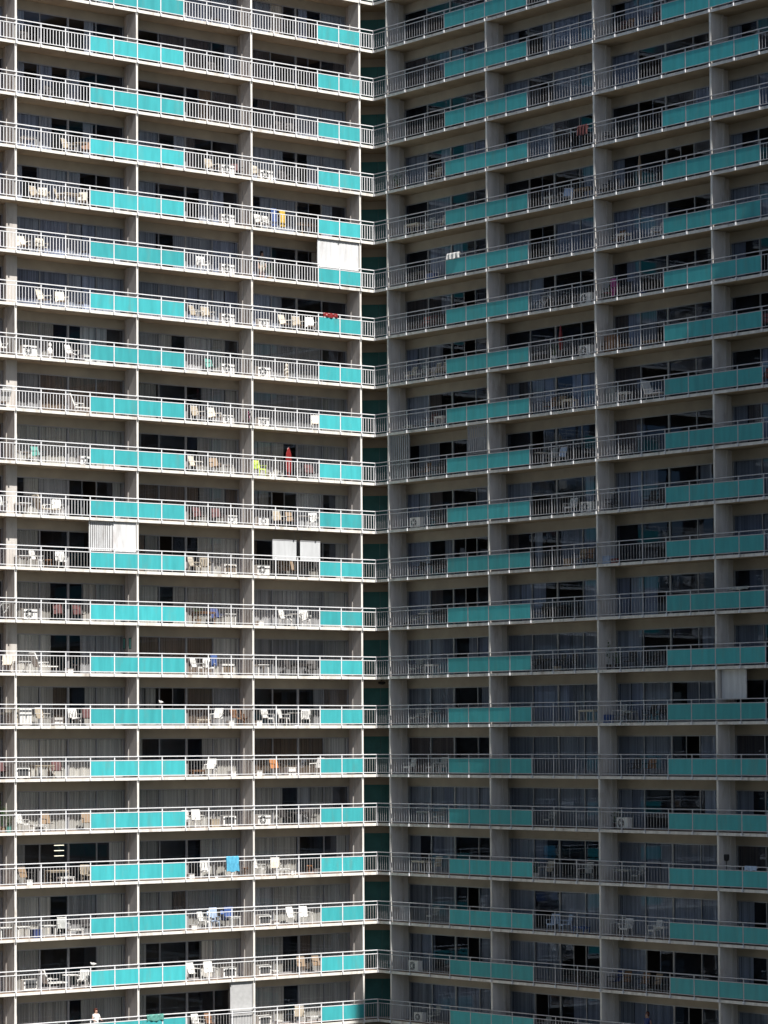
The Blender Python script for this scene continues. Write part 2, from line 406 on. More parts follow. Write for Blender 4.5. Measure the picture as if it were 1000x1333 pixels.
# every builder returns a list of (part name, mesh) ; local -y looks out over the railing, x runs to the right
def b_chair(c):            # moulded armchair with slatted back
    m=cmat(c,.45); out=[]
    s=MB(); s.box(-.24,.24,-.24,.22,.41,.445,m); s.box(-.24,.24,-.25,-.22,.36,.44,m); out.append(('seat',s))
    k=MB(); T_=Matrix.Translation((0,.22,.44))@Matrix.Rotation(R(-14),4,'X')
    k.box(-.24,.24,-.012,.018,.40,.50,m,T_); k.box(-.25,-.20,-.012,.018,0,.42,m,T_); k.box(.20,.25,-.012,.018,0,.42,m,T_)
    for x in (-.13,-.045,.045,.13): k.box(x-.025,x+.025,-.012,.012,-.02,.42,m,T_)
    out.append(('backrest',k))
    for sx in (-1,1):
        a=MB(); a.box(sx*.27-.03,sx*.27+.03,-.25,.27,.62,.65,m); a.bar((sx*.27,-.22,.43),(sx*.27,-.23,.63),.02,m); out.append(('armrest',a))
        for y in (-.22,.22):
            l=MB(); l.bar((sx*.24,y*1.15,0),(sx*.22,y,.42),.018,m,.028); out.append(('leg',l))
    return [(n,q.mesh(n)) for n,q in out]
def b_sling(c,fm=None):            # tall backed sling chair on a tube frame
    m=cmat(c); f=fm or (M_WHITE if c in('white','cream','beige','grey','lightblue') else M_DGREY); out=[]
    s=MB(); s.sheet([[(-.25,-.27,.42),(.25,-.27,.42)],[(-.25,0,.39),(.25,0,.39)],[(-.25,.2,.40),(.25,.2,.40)]],m); s.sheet([[(-.25,-.27,.40),(.25,-.27,.40)],[(-.25,.2,.38),(.25,.2,.38)]],m); out.append(('seat',s))
    k=MB(); k.sheet([[(-.26,.2,.40),(.26,.2,.40)],[(-.26,.29,.7),(.26,.29,.7)],[(-.24,.37,.94),(.24,.37,.94)]],m); k.sheet([[(-.26,.22,.40),(.26,.22,.40)],[(-.24,.39,.93),(.24,.39,.93)]],m); k.bar((-.25,.37,.94),(.25,.37,.94),.02,f); out.append(('backrest',k))
    for sx in (-1,1):
        a=MB(); a.bar((sx*.28,-.26,.63),(sx*.28,.28,.65),.022,f); a.bar((sx*.28,-.26,.63),(sx*.27,-.26,.40),.016,f); out.append(('armrest',a))
        for y in (-.26,.24):
            l=MB(); l.bar((sx*.27,y*1.05,0),(sx*.27,y,.42),.016,f); out.append(('leg',l))
    return [(n,q.mesh(n)) for n,q in out]
def b_lounge(c):
    m=cmat(c); f=M_WHITE; out=[]
    s=MB(); s.box(-.28,.85,-.29,.29,.33,.39,m); out.append(('seat',s))
    k=MB(); T_=Matrix.Translation((-.26,0,.36))@Matrix.Rotation(R(-24),4,'Y'); k.box(-.05,.02,-.29,.29,0,.78,m,T_); out.append(('backrest',k))
    for x in (-.22,.75):
        for y in (-.26,.26):
            l=MB(); l.bar((x,y,0),(x,y,.34),.02,f); out.append(('leg',l))
    for y in (-.3,.3):
        a=MB(); a.box(-.3,.25,y-.025,y+.025,.56,.59,f); a.bar((.2,y,.35),(.2,y,.57),.016,f); out.append(('armrest',a))
    return [(n,q.mesh(n)) for n,q in out]
def b_table(c,w=.75,h=.62,dp=.5):
    m=cmat(c,.5); out=[]
    t=MB(); t.box(-w/2,w/2,-dp/2,dp/2,h-.04,h,m); t.box(-w/2+.03,w/2-.03,-dp/2+.03,dp/2-.03,h-.1,h-.04,m); out.append(('tabletop',t))
    for sx in (-1,1):
        for sy in (-1,1):
            l=MB(); l.box(sx*(w/2-.045)-.025,sx*(w/2-.045)+.025,sy*(dp/2-.045)-.025,sy*(dp/2-.045)+.025,0,h-.1,m); out.append(('leg',l))
    return [(n,q.mesh(n)) for n,q in out]
def b_round(c,r=.45,h=.72):
    m=cmat(c,.5); t=MB(); t.lathe([(r-.02,h-.03),(r,h-.02),(r,h-.005),(r-.01,h)],m,n=20); p=MB(); p.lathe([(.05,.03),(.035,.1),(.035,h-.03)],M_METAL)
    f=MB(); f.lathe([(.26,0),(.25,.02),(.06,.05)],M_METAL)
    return [('tabletop',t.mesh('tabletop')),('pedestal',p.mesh('pedestal')),('foot',f.mesh('foot'))]
def b_ac(kind):               # split condenser: round fan grille, or boxed unit with louvred front
    body=M_WHITE; c=MB(); wd,ht,dp=(.84,.60,.32) if kind!='small' else (.7,.5,.32)
    c.box(-wd/2,wd/2,-dp/2,dp/2,.06,ht,body); c.box(-wd/2-.008,wd/2+.008,-dp/2-.008,dp/2+.008,ht,ht+.02,body)
    out=[('casing',c)]
    gx=-.10 if kind=='fan' else -.02
    gr=MB()
    if kind in('fan','small'):
        rr=.235 if kind=='fan' else .19
        gr.lathe([(rr,-dp/2-.002),(rr,-dp/2-.012),(rr-.02,-dp/2-.014)],M_DGREY,(gx,0,ht/2+.03),18,'y')
        for a in range(4):
            q=math.pi*a/4; gr.box(-rr,rr,-dp/2-.024,-dp/2-.016,-.008,.008,body,Matrix.Translation((gx,0,ht/2+.03))@Matrix.Rotation(q,4,'Y'))
        gr.lathe([(.07,-dp/2-.014),(.07,-dp/2-.028),(.05,-dp/2-.03)],body,(gx,0,ht/2+.03),12,'y')
        out.append(('fan_grille',gr))
    else:
        fm=M_DGREY if kind=='grid' else cmat('tan')
        gr.box(-wd/2+.09,wd/2-.09,-dp/2-.012,-dp/2-.001,.16,ht-.07,fm)
        for q in range(7):
            z=.19+(ht-.29)*q/6; gr.box(-wd/2+.09,wd/2-.09,-dp/2-.022,-dp/2-.013,z-.006,z+.006,M_METAL)
        out.append(('front_grille',gr))
    for sx in (-1,1):
        f=MB(); f.box(sx*.27-.04,sx*.27+.04,-dp/2-.02,dp/2+.02,0,.06,M_DGREY); out.append(('foot',f))
    return [(n,q.mesh(n)) for n,q in out]
def b_cloth(c,w=.6,h=.5):          # cloth folded over a rail or a chair back: hangs both sides
    m=cmat(c,.9); b=MB(); rows=[]; n=12
    path=[(-.055,-h),(-.05,-h*.5),(-.045,-.02),(-.02,.03),(.03,.03),(.05,-.02),(.055,-h*.4)]
    for y,z in path:
        rows.append([(-w/2+w*q/n,y+(.012 if z>-.1 else .035)*math.sin(q*1.7+z*3),z+(.03*math.sin(q*.8) if z<-.1 else 0)) for q in range(n+1)])
    b.sheet(rows,m)
    rows2=[[(x,y*.8,z-.008) for x,y,z in r] for r in rows]; b.sheet(rows2,m)
    return b
def b_plant(hgt=.9,pot='tan',dark=False):
    rr=random.Random(int(hgt*100)); p=MB(); p.lathe([(.13,0),(.17,.26),(.18,.30),(.15,.30)],cmat(pot),n=14)
    f=MB(); lm=mat('leaf green',(.06,.14,.035),.5,.5,9); 
    for q in range(60):
        a=rr.uniform(0,6.28); t=rr.random(); z=.32+(hgt-.32)*t; r=rr.uniform(.02,.28)*(1-.5*abs(t-.5))
        c=Vector((math.cos(a)*r,math.sin(a)*r,z)); l=rr.uniform(.1,.2)
        d=Vector((math.cos(a),math.sin(a),rr.uniform(-.2,1))).normalized()*l; e=d.cross(Vector((0,0,1))).normalized()*l*.24
        f.sheet([[c,c],[c+d*.5-e,c+d*.5+e],[c+d,c+d]],lm)
    for q in range(6):
        a=q*1.05; f.bar((0,0,.28),(math.cos(a)*.13,math.sin(a)*.13,hgt*.85),.008,lm,.004,4)
    return [('pot',p.mesh('pot')),('foliage',f.mesh('foliage'))]
def b_umbrella(c):
    m=cmat(c); f=MB(); f.lathe([(.05,.55),(.10,.62),(.12,.9),(.09,1.4),(.05,1.75),(.015,1.9)],m,n=9,sc=(1,1,1)); p=MB(); p.bar((0,0,.05),(0,0,1.95),.02,M_METAL); b=MB(); b.lathe([(.24,0),(.24,.05),(.05,.1)],M_DGREY)
    return [('canopy',f.mesh('canopy')),('pole',p.mesh('pole')),('base',b.mesh('base'))]
def b_board(c):
    m=cmat(c,.3); b=MB(); prof=[(.02,0),(.14,.15),(.22,.55),(.25,1.0),(.2,1.4),(.1,1.65),(.02,1.75)]
    b.lathe(prof,m,n=16,sc=(1,.14,1)); f=MB(); f.box(-.01,.01,.03,.14,.12,.26,M_BLACK)
    return [('deck',b.mesh('deck')),('fin',f.mesh('fin'))]
def b_stool(c):
    m=cmat(c); t=MB(); t.lathe([(.17,.42),(.19,.44),(.19,.47),(.17,.48)],m); out=[('seat',t)]
    for sx in (-1,1):
        for sy in (-1,1):
            l=MB(); l.bar((sx*.15,sy*.15,0),(sx*.10,sy*.10,.43),.018,m); out.append(('leg',l))
    return [(n,q.mesh(n)) for n,q in out]
def b_crate(c,w=.5,h=.4,dp=.4):
    m=cmat(c); b=MB()
    b.box(-w/2,w/2,-dp/2,dp/2,0,.03,m)
    for x in (-1,1): b.box(x*(w/2-.01)-.012,x*(w/2-.01)+.012,-dp/2,dp/2,.03,h,m)
    for y in (-1,1): b.box(-w/2+.022,w/2-.022,y*(dp/2-.012)-.012,y*(dp/2-.012)+.012,.03,h-.002,m)
    l=MB(); l.box(-w/2-.015,w/2+.015,-dp/2-.015,dp/2+.015,h,h+.035,m)
    return [('body',b.mesh('body')),('lid',l.mesh('lid'))]
def b_cabinet(c,w=.75,h=.9,dp=.4):
    m=cmat(c); b=MB(); b.box(-w/2,w/2,-dp/2,dp/2,.05,h,m); t=MB(); t.box(-w/2-.02,w/2+.02,-dp/2-.02,dp/2+.02,h,h+.03,m); out=[('carcass',b.mesh('carcass')),('top',t.mesh('top'))]
    for x in (-1,1):
        d=MB(); d.box(x*w/4-w/4+.01,x*w/4+w/4-.01,-dp/2-.018,-dp/2-.001,.08,h-.02,m); d.box(x*.04-.01,x*.04+.01,-dp/2-.035,-dp/2-.018,h*.45,h*.6,M_METAL); out.append(('door',d.mesh('door')))
    return out
def b_heater(c):
    p=MB(); p.bar((0,0,.05),(0,0,1.35),.02,M_DGREY); s=MB(); s.lathe([(.07,1.33),(.13,1.36),(.15,1.62),(.12,1.66)],M_BLACK); q=MB(); q.lathe([(.18,0),(.17,.04),(.03,.07)],M_DGREY)
    return [('pole',p.mesh('pole')),('lamp_shade',s.mesh('lamp_shade')),('base',q.mesh('base'))]
def b_bike(c):
    m=cmat(c,.4); out=[]
    for x in (-.5,.5):
        w_=MB(); n=22
        for q in range(n):
            a,b_=2*math.pi*q/n,2*math.pi*(q+1)/n
            w_.bar((x+.32*math.cos(a),0,.33+.32*math.sin(a)),(x+.32*math.cos(b_),0,.33+.32*math.sin(b_)),.022,M_BLACK,n=5)
        for q in range(8):
            a=math.pi*q/4; w_.bar((x,0,.33),(x+.31*math.cos(a),0,.33+.31*math.sin(a)),.004,M_METAL,n=3)
        out.append(('wheel',w_))
    f=MB(); A,B_,C_,D_=(-.5,0,.33),(-.15,0,.85),(-.05,0,.33),(.36,0,.85)
    for p,q in ((A,B_),(A,C_),(B_,C_),(B_,D_),(C_,D_),(D_,(.5,0,.33))): f.bar(p,q,.02,m)
    f.bar((.34,-.25,1.0),(.34,.25,1.0),.014,M_METAL); f.bar(D_,(.34,0,1.0),.016,M_METAL); out.append(('frame',f))
    s=MB(); s.lathe([(.02,-.12),(.07,-.1),(.05,.05),(.02,.14)],M_BLACK,(-.17,0,.93),8,'x',(1,1,.5)); s.bar((-.15,0,.85),(-.17,0,.92),.014,M_METAL); out.append(('saddle',s))
    return [(n,q.mesh(n)) for n,q in out]
def b_figure(c):
    b=MB(); b.lathe([(.12,0),(.13,.05),(.08,.12),(.14,.3),(.16,.5),(.10,.62),(.06,.68),(.10,.76),(.09,.86),(.03,.92)],cmat(c),n=14,sc=(1,.8,1)); p=MB(); p.box(-.15,.15,-.15,.15,0,.04,M_DGREY)
    return [('figure',b.mesh('figure')),('plinth',p.mesh('plinth'))]
def b_bird(c):
    m=cmat(c); b=MB()
    b.lathe([(.005,-.17),(.03,-.10),(.065,-.03),(.07,.05),(.045,.11),(.03,.14)],m,(0,0,.12),12,'x',(1,1,1))
    b.lathe([(.005,-.045),(.035,-.02),(.037,.015),(.015,.04)],m,(.145,0,.185),10,'z'); b.bar((.12,0,.13),(.145,0,.18),.035,m,.03)
    b.bar((.175,0,.185),(.215,0,.18),.012,cmat('orange'),.002); 
    out=[('body',b)]
    for y in (-.025,.025):
        l=MB(); l.bar((.02,y,0),(.02,y,.07),.006,cmat('orange')); out.append(('leg',l))
    return [(n,q.mesh(n)) for n,q in out]
# fix lathe along x used above: radius is across, the profile runs along the body
KIND={ # key: (object name, category, group, builder)
'chair':('armchair','chair','moulded armchairs on the balconies',b_chair),
'sling':('patio_chair','chair','sling patio chairs on the balconies',b_sling),
'lounge':('lounge_chair','lounge chair','reclining chairs on the balconies',b_lounge),
'table':('side_table','table','tables on the balconies',b_table),
'low':('low_table','table','tables on the balconies',lambda c:b_table(c,.85,.36,.5)),
'long':('garden_table','table','tables on the balconies',lambda c:b_table(c,1.2,.70,.6)),
'round':('round_table','table','tables on the balconies',b_round),
'acfan':('air_conditioner','air conditioner','air conditioner units on the balconies',lambda c:b_ac('fan')),
'acsmall':('air_conditioner','air conditioner','air conditioner units on the balconies',lambda c:b_ac('small')),
'acgrid':('air_conditioner','air conditioner','air conditioner units on the balconies',lambda c:b_ac('grid')),
'actan':('air_conditioner','air conditioner','air conditioner units on the balconies',lambda c:b_ac('tan')),
'plant':('potted_plant','plant','potted plants on the balconies',lambda c:b_plant(.95,c)),
'tallplant':('potted_plant','plant','potted plants on the balconies',lambda c:b_plant(1.6,c)),
'umbrella':('parasol','umbrella','closed parasols on the balconies',b_umbrella),
'board':('surfboard','surfboard','surfboards on the balconies',b_board),
'stool':('stool','stool','stools on the balconies',b_stool),
'crate':('storage_box','box','boxes on the balconies',b_crate),
'small':('storage_box','box','boxes on the balconies',lambda c:b_crate(c,.34,.24,.3)),
'cab':('cabinet','cabinet','cabinets on the balconies',b_cabinet),
'heater':('standing_lamp','lamp',None,b_heater),
'bike':('bicycle','bicycle',None,b_bike),
'figure':('statue','statue',None,b_figure),
'bird':('bird','bird','birds perched on the railings',b_bird),
'towel':('towel','towel','towels hung over the railings',None),
'wtowel':('towel','towel','towels hung over the railings',None),
'garment':('hanging_garment','garment','clothes hung up behind the railing',None),
}
LOOK={'chair':'{c} moulded armchair','sling':'{c} high backed patio chair','lounge':'{c} reclining lounge chair','table':'{c} side table','low':'low {c} table','long':'long {c} garden table',
'round':'{c} round table','acfan':'white air conditioner with big round fan','acsmall':'small white air conditioner with round fan','acgrid':'white air conditioner with dark louvred front','actan':'white air conditioner with tan front',
'plant':'leafy plant in {c} pot','tallplant':'tall leafy plant in {c} pot','umbrella':'closed {c} parasol','board':'{c} surfboard stood upright','stool':'{c} stool','crate':'{c} lidded storage box','small':'small {c} lidded box','cab':'{c} two door cabinet',
'heater':'black standing lamp','bike':'{c} bicycle','figure':'{c} statue on a plinth','bird':'{c} bird perched on rail','towel':'{c} towel over the rail','wtowel':'wide {c} towel over the rail','garment':'{c} garment hung up'}
CNAME={'dark':'black','lightblue':'pale blue','skyblue':'sky blue','teal':'sea green','cream':'cream','magenta':'dark pink'}
BAYN={'A':'bay cut by left edge','B':'left sunlit bay','C':'middle sunlit bay','D':'sunlit bay beside corner','E':'shaded bay beside corner','F':'second shaded bay from corner','G':'third shaded bay from corner','H':'bay cut by right edge'}
ORD=['','first','second','third','fourth','fifth','sixth','seventh','eighth','ninth','tenth','eleventh','twelfth']
def row_words(bay,k):
    w,i=BAYS[bay]; s=fin_s(w,i)+BW[w]*(.06 if bay=='A' else .25 if bay=='H' else .5)
    ys={q:project(CORNER+P(w,s,0,zt(q)+.6))[1] for q in range(-4,24)}
    vis=[q for q in ys if 0<=ys[q]<=1333]
    if k not in vis: vis.append(k); vis.sort()
    n=vis.index(k)+1; m=len(vis)-n+1
    return (ORD[n]+' balcony from top') if n<=m else (ORD[m]+' balcony from bottom')
# (bay, row, kind, colour, photo x, depth, yaw)
IT=[
# sunlit wing, left bay
('B',1,'sling','dark',36,.9,0),('B',2,'sling','dark',68,.9,10),('B',3,'table','white',37,.45,0),('B',3,'sling','beige',90,.8,20),('B',3,'round','beige',103,.8,0),('B',3,'sling','brown',112,.8,-30),
('B',4,'sling','beige',48,.8,10),('B',4,'chair','cream',57,.8,-20),('B',4,'long','beige',92,.7,0),('B',4,'sling','beige',80,.8,40),('B',4,'sling','cream',107,.8,-40),
('B',5,'sling','cream',30,.7,0),('B',5,'sling','dark',45,.8,20),('B',5,'chair','cream',54,.6,-10),('B',5,'stool','dark',110,.7,0),
('B',6,'sling','cream',57,.6,15),('B',6,'sling','cream',80,.6,-15),('B',6,'stool','dark',105,.7,0),('A',7,'chair','white',1,.5,0),
('B',7,'acfan','white',37,.45,0),('B',7,'figure','white',65,.7,0),('B',7,'chair','white',94,.7,20),('B',7,'crate','white',112,.8,0),
('B',8,'lounge','white',100,.9,0),('A',8,'lounge','white',2,.6,90),
('B',9,'table','white',31,.45,0),('B',9,'sling','teal',50,.7,0),('B',9,'acsmall','white',110,.55,0),
('B',10,'table','white',30,.5,0),('B',10,'lounge','cream',58,.5,0),('B',10,'chair','white',75,.7,-20),('A',10,'chair','white',1,.6,0),
('B',11,'table','white',30,.5,0),('B',11,'chair','white',48,.5,25),('B',11,'stool','brown',63,.7,0),('B',11,'chair','white',80,.5,-15),
('B',12,'acfan','white',38,.5,0),('B',12,'sling','maroon',78,.9,0),('B',12,'sling','maroon',104,.9,0),('A',12,'bike','grey',6,.6,0),
('B',13,'table','white',29,.5,0),('B',13,'lounge','white',54,.6,0),('B',13,'small','white',90,.6,0),('B',13,'stool','dark',98,.8,0),('A',13,'sling','cream',10,.5,-30),
('B',14,'cab','white',31,.45,0),('B',14,'plant','orange',26,.85,0),('B',14,'sling','beige',56,.6,10),('B',14,'crate','white',74,.8,0),('B',14,'chair','white',97,.8,0),('B',14,'sling','maroon',114,.6,-30),('A',14,'long','cream',7,.6,0),
('B',15,'acgrid','white',28,.5,0),('B',15,'long','beige',55,.8,0),('B',15,'sling','maroon',75,.7,-20),('A',15,'sling','maroon',2,.8,0),
('B',16,'chair','white',30,.45,20),('B',16,'low','white',49,.5,0),('B',16,'sling','tan',63,.6,0),('B',16,'sling','tan',114,.6,-20),('B',16,'plant','green',154,.8,0),('A',16,'tallplant','tan',3,.6,0),('A',16,'plant','teal',11,.5,0),
('B',17,'sling','tan',34,.6,10),('B',17,'small','white',37,.35,0),('B',17,'long','beige',74,.7,0),('B',17,'low','white',85,.5,0),('B',17,'chair','beige',112,.7,-20),('B',17,'crate','tan',138,.5,0),
('B',18,'table','white',28,.5,0),('B',18,'crate','navy',47,.45,0),('B',18,'table','white',62,.5,0),('B',18,'sling','grey',83,.7,-15),('B',18,'low','white',97,.5,0),('A',18,'table','white',6,.5,0),('B',18,'chair','dark',113,.7,0),
('B',19,'acgrid','white',38,.55,0),('B',19,'lounge','white',66,.6,0),('B',19,'round','white',92,.6,0),('B',19,'chair','white',108,.6,-50),
('B',20,'chair','white',75,.5,0),
# sunlit wing, middle bay
('C',0,'stool','dark',282,.8,0),('C',1,'sling','dark',280,.9,0),('C',2,'stool','dark',262,.8,0),('C',2,'low','grey',290,.8,0),
('C',3,'acfan','white',295,.5,0),('C',3,'sling','maroon',308,.9,0),('C',3,'sling','beige',276,.8,0),('C',4,'acfan','white',295,.5,0),('C',5,'chair','white',264,.5,0),('C',5,'acfan','white',295,.5,0),
('C',6,'sling','beige',256,.6,20),('C',6,'sling','beige',270,.6,-10),('C',6,'acfan','white',295,.5,0),('C',7,'acfan','white',295,.5,0),('C',7,'sling','teal',276,.9,0),
('C',8,'sling','beige',258,.6,0),('C',8,'acsmall','white',295,.5,0),('C',8,'bike','magenta',322,.5,70),('C',8,'sling','cream',279,.8,0),
('C',9,'sling','cream',255,.6,20),('C',9,'sling','tan',281,.6,0),('C',9,'table','white',294,.45,0),
('C',10,'sling','maroon',260,.8,0),('C',10,'sling','maroon',284,.8,-10),('C',10,'acsmall','white',300,.5,0),
('C',11,'chair','cream',254,.6,20),('C',11,'chair','beige',267,.6,-30),('C',11,'actan','white',298,.5,0),
('C',12,'long','brown',265,.7,0),('C',12,'plant','tan',258,.5,0),('C',12,'sling','navy',283,.7,0),('C',12,'table','white',297,.5,0),
('C',13,'chair','white',257,.5,20),('C',13,'chair','white',272,.55,-20),('C',13,'actan','white',295,.45,0),
('C',14,'low','cream',262,.6,0),('C',14,'sling','white',282,.5,-60),('C',14,'small','white',300,.4,0),('C',14,'chair','brown',309,.7,10),('C',14,'chair','brown',321,.75,-10),('C',14,'bird','white',210,-.021,180),
('C',15,'sling','white',274,.5,-50),('C',15,'low','brown',256,.6,0),('C',15,'small','white',302,.5,0),
('C',16,'sling','white',258,.5,-10),('C',16,'chair','white',246,.6,10),('C',16,'crate','beige',278,.5,0),('C',16,'acgrid','white',297,.5,0),
('C',17,'chair','white',267,.5,-30),('C',17,'round','dark',281,.7,0),('C',17,'sling','dark',301,.6,0),('C',17,'stool','brown',320,.6,0),('C',17,'small','white',248,.6,0),
('C',18,'chair','white',266,.5,20),('C',18,'chair','lightblue',278,.6,-10),('C',18,'sling','blue',296,.6,0),('C',18,'table','white',303,.4,0),('C',18,'small','white',251,.6,0),
('C',19,'sling','white',253,.5,0),('C',19,'sling','white',274,.55,-10),('C',19,'acgrid','white',297,.5,0),
('C',20,'sling','brown',276,.6,0),('C',20,'crate','tan',236,.4,0),('C',20,'chair','white',258,.6,0),
# sunlit wing, bay beside the corner
('D',1,'low','dark',370,.9,0),('D',2,'sling','dark',368,.9,0),('D',2,'sling','dark',380,.9,0),('D',3,'acfan','white',345,.5,0),('D',3,'chair','cream',336,.8,0),('D',3,'sling','dark',372,.9,0),
('D',4,'chair','white',340,.6,0),('D',4,'chair','white',350,.8,0),('D',4,'long','tan',400,.6,0),('D',5,'plant','tan',351,.9,0),
('D',6,'acsmall','white',342,.5,0),('D',6,'sling','cream',372,.6,10),('D',6,'sling','beige',389,.6,0),('D',6,'sling','white',405,.5,-20),
('D',7,'acfan','white',342,.5,0),('D',7,'figure','cream',373,.5,0),
('D',8,'acsmall','white',341,.5,0),('D',8,'sling','cream',412,.6,-30),
('D',9,'chair','lime',338,.5,0),('D',9,'board','red',376,.6,8),('D',9,'sling','dark',393,.8,0),('D',9,'sling','maroon',405,.8,0),('D',9,'small','white',352,.5,0),
('D',10,'acsmall','white',341,.45,0),('D',10,'sling','beige',364,.7,0),('D',10,'sling','tan',381,.7,0),('D',10,'round','white',397,.7,0),('D',10,'chair','white',408,.6,-30),
('D',11,'acfan','white',341,.5,0),('D',11,'sling','tan',370,.7,0),('D',11,'sling','tan',380,.7,-10),('D',11,'round','dark',395,.7,0),('D',11,'chair','dark',408,.7,-20),('D',11,'sling','dark',358,.8,20),
('D',12,'small','white',338,.4,0),('D',12,'chair','white',372,.6,20),('D',12,'round','white',385,.7,0),('D',12,'chair','white',397,.6,-20),
('D',13,'table','white',340,.5,0),('D',13,'sling','dark',380,.7,20),('D',13,'long','dark',393,.8,0),('D',13,'sling','dark',408,.7,-20),
('D',14,'small','white',336,.4,0),('D',14,'chair','white',349,.5,0),('D',14,'chair','white',370,.6,30),('D',14,'round','white',385,.6,0),('D',14,'chair','white',398,.5,-40),
('D',15,'small','white',336,.4,0),('D',15,'sling','orange',360,.6,0),('D',15,'sling','white',412,.6,-80),('D',15,'crate','white',378,.9,0),
('D',16,'acfan','white',342,.5,0),('D',16,'chair','dark',372,.8,20),('D',16,'long','dark',388,.8,0),('D',16,'chair','dark',405,.8,-20),
('D',17,'chair','white',338,.5,30),('D',17,'sling','cream',359,.7,-30),('D',17,'low','white',366,.5,0),('D',17,'stool','orange',403,.6,0),('D',17,'small','white',414,.5,0),('D',17,'small','white',380,.6,0),
('D',18,'acgrid','white',343,.5,0),('D',18,'sling','white',382,.55,0),('D',18,'sling','white',398,.55,-10),('D',18,'small','white',358,.8,0),
('D',19,'acgrid','white',343,.5,0),('D',19,'sling','tan',395,.6,0),('D',19,'sling','tan',415,.6,0),('D',19,'small','white',357,.7,0),
('D',20,'acgrid','white',343,.5,0),('D',20,'sling','beige',390,.6,-35),('D',20,'low','white',409,.5,0),('D',20,'small','white',362,.7,0),
# shaded wing, bay beside the corner
('E',1,'sling','dark',567,.8,0),('E',2,'sling','dark',548,.8,0),('E',2,'sling','dark',568,.8,0),('E',3,'plant','tan',511,.5,0),('E',3,'plant','brown',518,.5,0),('E',3,'sling','beige',566,.6,0),
('E',4,'long','cream',540,.6,0),('E',4,'sling','grey',556,.7,0),('E',4,'sling','cream',573,.6,0),('E',5,'sling','dark',535,.6,0),('E',5,'long','dark',548,.7,0),('E',5,'crate','blue',563,.5,0),
('E',6,'sling','dark',537,.6,0),('E',6,'sling','red',551,.6,0),('E',6,'sling','maroon',560,.6,0),('E',6,'sling','dark',572,.7,0),
('E',7,'chair','cream',534,.6,0),('E',7,'chair','grey',549,.6,0),('E',7,'sling','beige',565,.6,0),('E',7,'sling','beige',575,.6,0),
('E',8,'sling','maroon',560,.6,0),('E',8,'table','white',575,.5,0),('E',8,'low','grey',535,.7,0),('E',9,'sling','brown',552,.6,0),('E',9,'sling','dark',570,.6,0),
('E',10,'acfan','white',543,.5,0),('E',10,'sling','dark',566,.7,0),('E',11,'chair','dark',545,.7,0),('E',11,'round','dark',560,.7,0),('E',11,'chair','dark',573,.7,0),
('E',12,'chair','grey',544,.6,0),('E',12,'round','white',554,.6,0),('E',12,'sling','dark',571,.6,0),('E',12,'small','dark',530,.5,0),
('E',13,'chair','grey',541,.6,0),('E',13,'table','white',562,.5,0),('E',14,'sling','grey',552,.6,0),('E',14,'round','grey',568,.5,0),('E',14,'chair','grey',541,.7,0),
('E',15,'chair','white',533,.5,0),('E',15,'chair','grey',562,.6,0),('E',15,'sling','grey',573,.6,0),('E',16,'long','grey',556,.7,0),('E',16,'chair','grey',571,.7,0),
('E',17,'long','cream',549,.6,0),('E',17,'sling','beige',566,.6,0),('E',18,'cab','white',524,.9,0),('E',18,'chair','grey',563,.7,0),('E',19,'acfan','white',541,.6,0),('E',20,'acsmall','white',547,.6,0),('E',20,'chair','grey',565,.6,0),
# shaded wing, second bay
('F',3,'wtowel','maroon',759,-.021,0),('F',4,'table','grey',718,.6,0),('F',4,'sling','lightblue',738,.5,30),('F',4,'long','tan',761,.6,0),('F',5,'sling','dark',707,.7,0),('F',6,'bike','white',709,.6,0),('F',6,'acfan','white',765,.6,0),
('F',7,'umbrella','red',730,.5,6),('F',7,'plant','white',722,.5,0),('F',7,'acfan','white',764,.6,0),('F',8,'sling','brown',715,.6,0),('F',8,'sling','tan',727,.6,0),('F',8,'table','cream',742,.5,0),
('F',9,'round','white',706,.6,0),('F',9,'sling','grey',716,.6,0),('F',9,'sling','lightblue',728,.6,0),('F',10,'chair','white',743,.7,0),('F',10,'acfan','dark',766,.6,0),
('F',11,'crate','tan',741,.5,0),('F',11,'sling','tan',754,.6,0),('F',11,'sling','brown',764,.6,0),('F',12,'sling','dark',704,.7,0),('F',12,'long','dark',722,.7,0),
('F',13,'sling','dark',697,.6,0),('F',13,'long','dark',712,.7,0),('F',13,'sling','dark',727,.6,0),('F',13,'small','beige',725,.4,0),('F',13,'sling','dark',742,.7,0),
('F',14,'long','cream',768,.6,0),('F',16,'chair','grey',715,.7,0),('F',17,'plant','white',697,.5,0),('F',17,'sling','beige',711,.6,0),('F',17,'sling','grey',762,.7,0),
('F',18,'chair','lightblue',720,.5,20),('F',18,'chair','lightblue',736,.55,-20),('F',18,'low','blue',757,.6,0),('F',19,'sling','dark',765,.7,0),('F',20,'chair','grey',708,.6,0),('F',20,'long','dark',730,.7,0),
# shaded wing, third bay
('G',1,'sling','maroon',805,.6,0),('G',1,'sling','brown',816,.6,0),('G',1,'sling','maroon',848,.6,0),('G',3,'sling','dark',795,.6,0),('G',4,'sling','dark',785,.6,0),('G',4,'sling','dark',796,.6,0),('G',4,'umbrella','tan',833,.7,0),('G',4,'low','dark',808,.6,0),
('G',5,'table','white',812,.5,0),('G',5,'chair','white',854,.55,-30),('G',5,'sling','brown',804,.7,0),('G',6,'sling','green',789,.6,0),('G',6,'sling','magenta',795,.5,0),('G',6,'sling','dark',813,.7,0),('G',6,'small','navy',836,.6,0),
